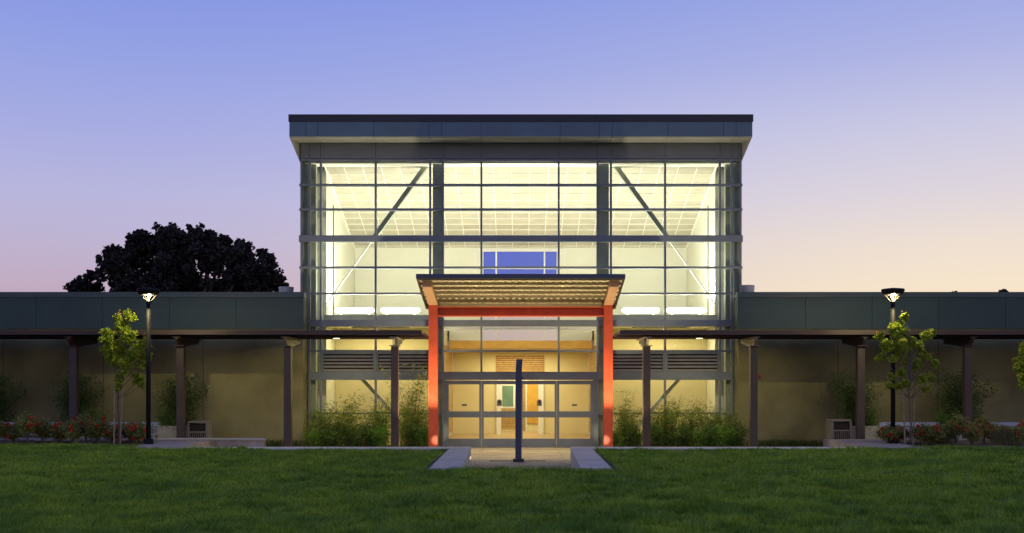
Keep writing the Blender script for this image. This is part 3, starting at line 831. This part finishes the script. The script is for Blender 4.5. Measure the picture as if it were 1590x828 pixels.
# ================================================================== STREET FURNITURE
def lamp_post(s):
    y = -6.0 if s < 0 else -5.6; x = X(230.5, y) if s < 0 else X(1386.5, y)
    z0 = .42; side = 'left' if s < 0 else 'right'
    t = thing('path_lamp', f'lit black lamp post with flat round hat beside the {side} path and young tree', 'lamp post', (x, y, z0), 'black path lamps')
    zt_ = Z(447, y)
    MB().lathe([(.16, 0), (.16, .03), (.13, .05), (.13, .16), (.10, .18)], (x, y, z0), 16).build('base', M['black'], t)
    MB().tube([(x, y, z0 + .17), (x, y, Z(471, y))], [.065, .06], 14).build('pole', M['black'], t, smooth=True)
    zc = Z(470, y)
    MB().lathe([(.08, 0), (.09, .03), (.05, .06)], (x, y, zc), 16).build('collar', M['black'], t)
    MB().lathe([(.02, 0), (.028, .03), (.028, .10), (.012, .12)], (x, y, zc + .06), 12).build('bulb', M['lamp'], t)
    for k in range(4):
        a = math.pi / 4 + k * math.pi / 2
        MB().tube([(x + .07 * math.cos(a), y + .07 * math.sin(a), zc + .03), (x + .25 * math.cos(a), y + .25 * math.sin(a), zt_ - .17)], .012, 6).build('arm', M['lamparm'], t)
    MB().lathe([(.20, 0), (.26, .01), (.315, .09), (.32, .14), (.30, .155), (.02, .19)], (x, y, zt_ - .19), 28).build('hat', M['black'], t)
    MB().lathe([(.14, 0), (.14, .012), (.02, .013)], (x, y, zt_ - .206), 20).build('reflector', M['reflector'], t)
    L = bpy.data.lights.new('lamp_light', 'POINT'); L.energy = 380; L.color = (1, .85, .42); L.shadow_soft_size = .04
    o = bpy.data.objects.new('lamp_light', L); link(o, t); o.location = (0, 0, zc + .203 - z0)
lamp_post(-1); lamp_post(1)

def bench(x, y, w, label):
    t = thing('bench', label, 'bench', (x, y, 0), 'slatted metal benches')
    h = w / 2
    B('back_rail', M['bench'], t, x - h, x + h, y + .20, y + .24, .80, .93, .004)
    for z in (.725, .66, .595, .53): B('back_slat', M['bench'], t, x - h + .03, x + h - .03, y + .205, y + .235, z, z + .035)
    for k in range(5): B('seat_slat', M['bench'], t, x - h + .03, x + h - .03, y - .28 + k * .09, y - .28 + k * .09 + .07, .42, .445)
    for xx in (x - h, x + h - .05):
        MB().box(xx, xx + .045, y + .196, y + .244, 0, .80).box(xx, xx + .045, y - .30, y - .25, 0, .60).box(xx, xx + .045, y - .249, y + .195, .56, .60).build('end_frame', M['bench'], t)
bench(X(35, -2.5), -2.5, 2.2, 'pale slatted metal bench, leftmost, behind the red roses')
bench(X(199, -2.5), -2.5, 1.85, 'pale slatted metal bench behind the left lamp post')
bench(X(1416, -2.5), -2.5, 1.9, 'pale slatted metal bench behind the right lamp post')
bench(X(1583, -2.5), -2.5, 1.9, 'pale slatted metal bench, rightmost, behind the red roses')

def litter_bin(x, y, label):
    t = thing('litter_bin', label, 'bin', (x, y, 0), 'slatted litter bins')
    w = .29; H = .98 if x < 0 else 1.03
    B('liner', M['dark'], t, x - w + .05, x + w - .05, y - w + .05, y + w - .05, .06, H - .1)
    B('lid', M['bin'], t, x - w - .015, x + w + .015, y - w - .015, y + w + .015, H - .06, H, .01)
    for sx in (-1, 1):
        for sy in (-1, 1): B('corner_post', M['bin'], t, x + sx * w - .035, x + sx * w + .035, y + sy * w - .035, y + sy * w + .035, 0, H - .062)
    B('bottom_rail', M['bin'], t, x - w + .04, x + w - .04, y - w - .02, y - w + .02, .08, .14)
    B('slot_rail', M['bin'], t, x - w + .04, x + w - .04, y - w - .02, y - w + .02, H - .36, H - .32)
    for k in range(8):
        xx = x - w + .06 + k * .061
        B('slat', M['bin'], t, xx, xx + .022, y - w - .012, y - w + .012, .142, H - .362)
    for sx in (-1, 1):
        B('side_panel', M['bin'], t, x + sx * w - .012, x + sx * w + .012, y - w + .04, y + w - .04, .08, H - .065)
litter_bin(X(311.5, -2.4), -2.4, 'tan slatted litter bin beside the planter, left of the hall')
litter_bin(X(1302, -2.4), -2.4, 'tan slatted litter bin beside the planter, right of the hall')

def planter_box(x, y, w, label):
    t = thing('planter', label, 'planter', (x, y, 0), 'square concrete planters')
    h = w / 2; b = MB()
    H = .82
    b.box(x - h, x + h, y - h, y - h + .06, 0, H).box(x - h, x + h, y + h - .06, y + h, 0, H).box(x - h, x - h + .06, y - h + .061, y + h - .061, 0, H).box(x + h - .06, x + h, y - h + .061, y + h - .061, 0, H)
    b.build('box', M['planter'], t)
    B('soil', M['mulch'], t, x - h + .06, x + h - .06, y - h + .06, y + h - .06, .3, H - .06)
PL = [(X(276, -2.0), 'pale square planter under bamboo, left of the bin by the ramp wall'), (X(120, -2.0), 'pale square planter behind the left roses'), (X(-8, -2), 'pale square planter at the far left edge'),
      (X(1338, -2.0), 'pale square planter right of the right litter bin'), (X(1497, -2.0), 'pale square planter behind the right roses')]
for x, lab in PL: planter_box(x, -2.0, .95, lab)

# ================================================================== PLANTS
def px_blobs(lst, y, dy=.5, ey=1.0):
    s = (y - CAM_Y) / F
    return [(X(a, y), y + random.uniform(-dy, dy), Z(b, y), r * s, ey) for a, b, r in lst]

def young_tree(px, y, z0, blobs, label, tips, px_top):
    x = X(px, y)
    t = thing('young_tree', label, 'tree', (x, y, z0), 'young staked trees')
    T = MB(); ztop_ = Z(px_top, y)
    path = [(x, y, z0)]; n = 7
    for k in range(1, n + 1): path.append((x + .03 * math.sin(k * 1.7), y + .02 * math.cos(k * 2.1), z0 + (ztop_ - z0) * k / n))
    T.tube(path, [.032 - .0035 * k for k in range(n + 1)], 8)
    T.build('trunk', M['bark'], t, smooth=True)
    bl = px_blobs(blobs, y, .25)
    L = MB()
    for (bx, by, bz, br, _) in bl:
        zz = min(max(bz - .55 - abs(bx - x) * .3, z0 + 1.3), ztop_ - .2); u = (zz - z0) / (ztop_ - z0)
        L.tube([(x, y, zz), ((x + bx) / 2, (y + by) / 2, (zz + bz) / 2 - .05), (bx, by, bz)], [.016, .011, .004], 5)
    L.build('limbs', M['bark'], t)
    sub = []
    for (bx, by, bz, br, _) in bl:
        for k in range(24):
            v = rng.normal(size=3); v /= np.linalg.norm(v); v *= br * rng.uniform(.3, .95)
            sub.append((bx + v[0], by + v[1], bz + v[2] * 1.05, br * rng.uniform(.22, .42)))
    p = blob_pts(sub, 4600, shell=.1)
    off = np.array(t.location)
    crown = quads_mesh('crown', leaf_arr(p, .075, .8, .35) - off, 4, LM['maple'], t)
    tb = px_blobs(tips, y, .12); p2 = blob_pts(tb, 1500, shell=.4)
    quads_mesh('new_shoots', leaf_arr(p2, .07, .6, -.1) - off, 4, LM['maple_tip'], t, 'stuff')
    return t
lt = [(188, 503, 13), (194, 488, 8), (207, 495, 8), (172, 522, 13), (163, 542, 8), (180, 545, 16), (205, 522, 14), (215, 545, 16), (228, 535, 8), (197, 562, 16), (222, 565, 11), (176, 562, 9), (213, 588, 11), (222, 598, 6), (184, 588, 9), (186, 603, 7), (230, 553, 7)]
young_tree(184, -5.3, .42, lt, 'young staked tree in lit green leaf beside the left lamp post', [(187, 486, 5), (208, 491, 5), (229, 520, 4), (233, 540, 4), (166, 520, 4), (158, 540, 3)], 500)
rt = [(1404, 492, 7), (1402, 510, 13), (1385, 512, 12), (1368, 522, 8), (1378, 538, 13), (1400, 538, 15), (1418, 530, 10), (1437, 522, 10), (1446, 517, 7), (1430, 540, 10), (1372, 555, 8), (1386, 558, 8), (1410, 560, 9), (1425, 567, 10), (1440, 553, 7), (1398, 578, 8), (1382, 585, 6), (1377, 598, 7), (1403, 595, 7), (1428, 590, 9), (1448, 585, 7), (1436, 604, 6), (1392, 600, 6), (1447, 565, 6)]
young_tree(1413, -6.0, .42, rt, 'young staked tree with open lit crown beside the right lamp post', [(1404, 487, 5), (1408, 496, 3), (1442, 515, 4), (1362, 518, 3), (1447, 548, 3)], 500)
young_tree(1603, -6.0, .42, [(1590, 545, 12), (1583, 562, 12), (1585, 580, 12), (1592, 595, 12), (1600, 535, 15), (1610, 560, 18), (1604, 585, 15), (1618, 540, 14), (1578, 572, 7)],
           'young tree cut off by the right edge of the view', [(1586, 535, 4), (1576, 560, 3)], 520)
for (a, b, pt, y, lab) in ((177, 177.5, 603, -5.7, 'thin wooden tree stake, left of the left young tree trunk'), (190, 186.5, 604, -5.5, 'thin wooden tree stake, right of the left young tree trunk'),
                          (1405.5, 1402, 592, -6.1, 'thin wooden tree stake, left of the right young tree trunk'), (1417.5, 1421, 592, -5.9, 'thin wooden tree stake, right of the right young tree trunk')):
    a, b = (b, a) if a > 186 and a < 200 else (a, b)
    t = MB().tube([(X(a, y), y, .38), (X(b, y), y, Z(pt, y))], .022, 8).build('tree_stake', M['stake'])
    tag(t, lab, 'stake', 'wooden tree stakes')

# far trees behind the wing
def far_tree(blobs, y, lab, dens, ls, trunk_px):
    bl = px_blobs(blobs, y, 2.5)
    x = X(trunk_px, y)
    t = thing('broadleaf_tree', lab, 'tree', (x, y, -.05))
    T = MB().tube([(x, y, -.05), (x + .1, y, 3), (x - .1, y, 5.5)], [.55, .4, .3], 12)
    for b in bl[::2]: T.tube([(x, y, 4.0), ((x + b[0]) / 2, (y + b[1]) / 2, 5.2 + (b[2] - 5) * .4), (b[0], b[1], b[2])], [.22, .14, .05], 6)
    T.build('trunk', M['bark'], t)
    sub = []
    for (bx, by, bz, br, _) in bl:
        for k in range(60):
            v = rng.normal(size=3); v /= np.linalg.norm(v); v *= br * rng.uniform(.1, 1.08)
            sub.append((bx + v[0], by + v[1], bz + v[2], br * rng.uniform(.12, .34)))
    p = blob_pts(sub, dens, shell=.1)
    quads_mesh('crown', leaf_arr(p, ls, .7, .1) - np.array(t.location), 4, LM['oak'], t)
    return t
big = [(215, 400, 30), (200, 425, 28), (235, 385, 22), (255, 372, 20), (262, 362, 11), (228, 375, 12), (245, 420, 34), (290, 382, 22), (305, 372, 16), (330, 380, 20), (350, 385, 16), (300, 410, 38), (345, 415, 34), (375, 398, 22),
       (385, 425, 30), (410, 410, 16), (420, 430, 18), (428, 445, 12), (185, 445, 18), (345, 370, 8), (395, 388, 10), (290, 440, 34), (240, 447, 28), (340, 447, 30), (190, 400, 12), (172, 420, 8)]
big += [(210, 450, 22), (270, 455, 34), (310, 455, 34), (360, 450, 30), (400, 445, 26), (180, 458, 18), (175, 440, 11), (197, 412, 14), (222, 366, 8), (280, 366, 9), (318, 362, 8), (362, 376, 9), (408, 396, 8), (432, 436, 9)]
far_tree(big, 30, 'large dark broadleaf tree rising behind the left wing roof', 800, .23, 300)
far_tree([(96, 452, 9), (120, 444, 13), (103, 448, 12), (138, 444, 13), (150, 448, 13), (160, 433, 8), (158, 448, 10), (150, 455, 12), (115, 460, 14), (130, 470, 20), (170, 440, 7)], 32, 'small dark tree top behind the left wing roof, left of the large tree', 900, .21, 130)
far_tree([(1489, 457, 5), (1496, 459, 6), (1480, 459, 6)], 30, 'tiny dark treetop just showing above the right wing roof, nearer the lamp', 900, .2, 1489)
far_tree([(1527, 462, 6), (1521, 461, 6)], 30, 'tiny dark treetop just showing above the right wing roof, nearer the edge', 500, .2, 1525)

# bamboo clumps (proto meshes at origin, copied)
def bamboo_proto(seed, H, spread, nst, nlv, leafm=None, wisp=1.0):
    r = np.random.default_rng(seed)
    t = thing('bamboo', 'x', 'plant', (0, 0, 0), 'bamboo in front of the glass')
    S = MB(); pts = []
    for k in range(nst):
        a = r.uniform(0, 2 * math.pi); rr = spread * .28 * math.sqrt(r.random()); bx, by = rr * math.cos(a), rr * math.sin(a) * .6
        h = H * r.uniform(.55, 1.0); ln = spread * r.uniform(.1, .8) * wisp; a2 = r.uniform(0, 2 * math.pi)
        P = []
        for i in range(6):
            u = i / 5; P.append((bx + ln * u ** 2.2 * math.cos(a2), by + ln * u ** 2.2 * math.sin(a2) * .6, h * (u - .12 * u ** 3)))
        S.tube(P, [.009, .008, .007, .005, .003, .0015], 5)
        P = np.array(P)
        n = int(nlv / nst); u = r.random(n) ** .8 * 5; i = np.minimum(u.astype(int), 4); f = (u - i)[:, None]
        q = P[i] * (1 - f) + P[i + 1] * f
        q += r.normal(size=(n, 3)) * np.array([.13, .10, .07]) * spread
        q[:, 2] = np.maximum(q[:, 2], .03)
        pts.append(q)
    S.build('culms', M['stake'] if False else M['bark'], t, local=True)
    quads_mesh('foliage', leaf_arr(np.concatenate(pts), .11, .2, .35, r), 4, leafm or LM['bamboo'], t)
    return t
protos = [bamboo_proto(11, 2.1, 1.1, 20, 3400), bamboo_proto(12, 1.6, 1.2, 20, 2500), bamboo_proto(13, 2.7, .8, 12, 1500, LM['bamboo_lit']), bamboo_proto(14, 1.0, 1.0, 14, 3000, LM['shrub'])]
fern = bamboo_proto(15, .95, .9, 14, 1500, LM['shrub_light'])
used = set()
def place(i, px, y, sc, label, z=0.02, rz=None, src=None):
    p = src or protos[i]
    rz = random.uniform(0, 6.28) if rz is None else rz
    if p not in used:
        used.add(p); p.location = (X(px, y), y, z); p.scale = (sc,) * 3; p.rotation_euler[2] = rz; p['label'] = label; return p
    return copy_tree(p, (X(px, y), y, z), rz, sc, label)
for (i, px, y, sc, lab) in [
    (1, 497, -.9, .95, 'bamboo clump at the left corner of the hall, nearest the stucco wall'),
    (0, 530, -.7, 1.0, 'tall feathery bamboo clump, second from the left corner of the hall'),
    (1, 558, -.9, .9, 'dense bamboo clump midway along the left glass'),
    (0, 590, -.8, .95, 'bamboo clump just left of the inner left canopy post'),
    (2, 634, -.8, 1.25, 'tallest wispy bamboo between the left canopy post and left orange column'),
    (1, 632, -1.0, 1.05, 'bushy bamboo between the left canopy post and left orange column'),
    (1, 655, -.75, 1.0, 'bamboo clump touching the left orange column'),
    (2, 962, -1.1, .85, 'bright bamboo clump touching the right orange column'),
    (1, 975, -.8, 1.0, 'bushy bamboo between the right orange column and right canopy post'),
    (1, 1016, -.8, .95, 'bamboo clump just right of the inner right canopy post'),
    (0, 1040, -.8, .95, 'tall bamboo clump by the middle mullion of the right glass'),
    (1, 1068, -.8, 1.0, 'dense bamboo clump midway along the right glass'),
    (0, 1100, -.8, .9, 'tall feathery bamboo clump, second from the right corner of the hall'),
    (1, 1125, -.9, .9, 'bamboo clump at the right corner of the hall')]:
    place(i, px, y, sc, lab)
for (px, lab) in ((512, 'low dark shrub at the foot of the left glass, by the corner'), (545, 'low dark shrub at the foot of the left glass, under dense bamboo'), (578, 'low dark shrub at the foot of the left glass, centre'), (648, 'low dark shrub beside the left orange column'),
                  (985, 'low dark shrub beside the right orange column'), (1025, 'low dark shrub at the foot of the right glass, by the post'), (1060, 'low dark shrub at the foot of the right glass, centre'), (1095, 'low dark shrub at the foot of the right glass, near the corner'), (1140, 'low dark shrub against the right stucco wall end')):
    o = place(3, px, -1.25, .95, lab)
for (px, lab, sc) in ((592, 'rounded light green fern shrub left of the inner left post', 1.0), (655, 'light green fern shrub by the left orange column', .9), (487, 'light green fern shrub at the left corner of the hall', .8), (1118, 'light green fern shrub at the right corner of the hall', 1.0), (1088, 'light green fern shrub near the right corner', .8), (955, 'bright fern shrub lit by the right column uplight', .8)):
    place(0, px, -1.4, sc, lab, src=fern)
# bamboo in planters
pb = bamboo_proto(21, 2.05, 1.5, 24, 6500, LM['shrub']); pb['group'] = 'bamboo growing in the planters'; pb.name = 'planter_bamboo'
for (px, sc, lab) in ((279, 1.0, 'dark bamboo in the planter beside the left bin'), (118, 1.0, 'dark bamboo behind the second post from the left'), (-8, 1.0, 'dark bamboo cut off by the left edge of the view'), (1325, 1.0, 'dark bamboo in the planter beside the right bin'), (1490, 1.05, 'dark green bamboo behind the right roses')):
    place(0, px, -2.0, sc, lab, z=.7, src=pb)
pf = bamboo_proto(22, 1.1, 1.0, 12, 1500, LM['shrub_light']); pf['group'] = 'light ferns in the planters'; pf.name = 'planter_fern'
for (px, lab) in ((143, 'lighter green fern beside the left bamboo, behind the roses'), (258, 'lighter green fern spilling from the left planter'), (1470, 'lighter green fern behind the right bench'), (1348, 'lighter green fern in the right planter')):
    place(0, px, -2.2, .8, lab, z=.65, src=pf)

# liriope tufts along the wing walls
def tuft_mesh(seed, n, H, w, m, rr, name):
    r = np.random.default_rng(seed)
    a = r.uniform(0, 6.28, n); base = np.stack([rr * .35 * r.normal(size=n), rr * .3 * r.normal(size=n), np.zeros(n)], 1)
    out = np.stack([np.cos(a), np.sin(a), np.zeros(n)], 1); h = H * r.uniform(.6, 1.1, n)[:, None]
    side = np.stack([-np.sin(a), np.cos(a), np.zeros(n)], 1) * w
    up = np.array([0, 0, 1.0])
    mid = base + up * h * .7 + out * h * r.uniform(.1, .35, n)[:, None]; tip = base + up * h * r.uniform(.75, 1, n)[:, None] + out * h * r.uniform(.4, .8, n)[:, None]
    v = np.stack([base - side, base + side, mid + side * .8, mid - side * .8, mid - side * .8, mid + side * .8, tip, tip - side * .1], 1).reshape(-1, 3)
    return v
tp = quads_mesh('grass_tuft', tuft_mesh(31, 160, .36, .006, LM['tuft'], .5, 'x'), 4, LM['tuft'])
tufts = [(412 + k * 13, f) for k, f in enumerate(('outermost, by the ramp wall', 'second from the ramp wall', 'beside the canopy post', 'by the hall corner'))]
k = 0
for (px, y, lab) in [(418, -1.4, 'dark grass tuft at the left stucco wall, nearest the ramp wall'), (432, -1.4, 'dark grass tuft at the left stucco wall, left of the canopy post'), (462, -1.4, 'dark grass tuft at the left stucco wall, right of the canopy post')] + \
        [(1182 + i * 14, -1.4, 'dark grass tuft in the row along the right stucco wall, %s from the canopy post' % w) for i, w in enumerate(('first', 'second', 'third', 'fourth', 'fifth', 'sixth', 'seventh'))]:
    o = tp if k == 0 else tp.copy()
    if k: C.objects.link(o)
    o.location = (X(px, y), y, 0); o.rotation_euler[2] = k * 1.3; o.scale = (1.15,) * 3
    tag(o, lab, 'plant', 'grass tufts along the stucco walls'); k += 1
og = quads_mesh('ornamental_grass', tuft_mesh(33, 420, .6, .005, LM['dry'], .5, 'x'), 4, LM['dry'])
og.location = (X(1562, -6.0), -6.0, .41); tag(og, 'pale fountain grass clump in front of the right roses', 'plant', 'fountain grasses in the right bed')
og2 = og.copy(); C.objects.link(og2); og2.location = (X(1462, -5.6), -5.6, .41); og2.scale = (.8,) * 3; tag(og2, 'smaller fountain grass behind roses, nearer the right young tree', 'plant')

# rose bushes
def rose_proto(seed, H, Wd, nf):
    r = np.random.default_rng(seed)
    t = thing('rose_bush', 'x', 'plant', (0, 0, 0), 'red rose bushes')
    S = MB(); tips = []; pts = []
    for k in range(11):
        a = r.uniform(0, 6.28); rr = Wd * r.uniform(.1, .55); h = H * r.uniform(.5, 1.0)
        q = (rr * math.cos(a), rr * math.sin(a) * .8, h)
        S.tube([(0, 0, 0), (q[0] * .5, q[1] * .5, h * .6), q], [.008, .006, .003], 5)
        q = np.array(q); tips.append(q)
        n = 230; u = r.random((n, 1)) ** .6
        base = np.stack([q * [.5, .5, .6] * 1.0] * n) * (1 - u) + q * u
        pts.append(base + r.normal(size=(n, 3)) * np.array([.09, .09, .07]))
    S.build('canes', M['bark'], t, local=True)
    p = np.concatenate(pts); p[:, 2] = np.maximum(p[:, 2], .02)
    quads_mesh('foliage', leaf_arr(p, .065, .6, 0, r), 4, LM['rose'], t)
    fl = []
    for k in range(nf):
        c = tips[r.integers(len(tips))] + r.normal(size=3) * [.09, .09, .06] if r.random() < .55 else p[r.integers(len(p))] + r.normal(size=3) * .04
        m = 14; d = r.normal(size=(m, 3)); d /= np.linalg.norm(d, axis=1)[:, None]
        fl.append(leaf_arr(c + d * .03, .07, .9, 0, r))
    quads_mesh('blossoms', np.concatenate(fl), 4, LM['petal'], t)
    return t
rp_ = [rose_proto(41, .66, .66, 26), rose_proto(42, .86, .6, 22), rose_proto(43, .55, .66, 30)]
roses = []
n = 0
spec = [(-4, 0), (20, 2), (44, 1), (66, 0), (92, 2), (112, 0), (134, 1), (152, 0), (172, 2), (203, 2), (216, 2)]
for i, (px, k) in enumerate(spec):
    y = -4.75 + .35 * math.sin(i * 2.3)
    w = ['cut off by the left edge', 'second from the left edge', 'tall canes, before the leftmost bench', 'before the leftmost bench end', 'left of the leftmost visible post', 'below the leftmost visible post', 'right of the leftmost visible post', 'left of the left tree stakes', 'behind the left tree stakes', 'between tree and left lamp', 'at the foot of the left lamp post'][i]
    place(0, px, y, 1.0 + .12 * math.sin(i * 3.1), 'red rose bush ' + w, z=.41, src=rp_[k])
    used.add(rp_[k])
spec = [(1380, 2), (1394, 2), (1432, 0), (1448, 2), (1466, 0), (1484, 1), (1508, 0), (1528, 1), (1546, 2), (1580, 0), (1594, 1)]
for i, (px, k) in enumerate(spec):
    y = -5.6 + .4 * math.sin(i * 1.9)
    w = ['at the foot of the right lamp post', 'between right lamp and young tree', 'just right of the right young tree', 'before the right bench, second past the tree', 'left of the pale ferny bamboo', 'before the right bamboo', 'beneath the rightmost post', 'right of the rightmost post', 'left of the fountain grass', 'right of the fountain grass', 'cut off by the right edge'][i]
    place(0, px, y, .88 + .1 * math.sin(i * 2.7), 'red rose bush ' + w, z=.41, src=rp_[k])
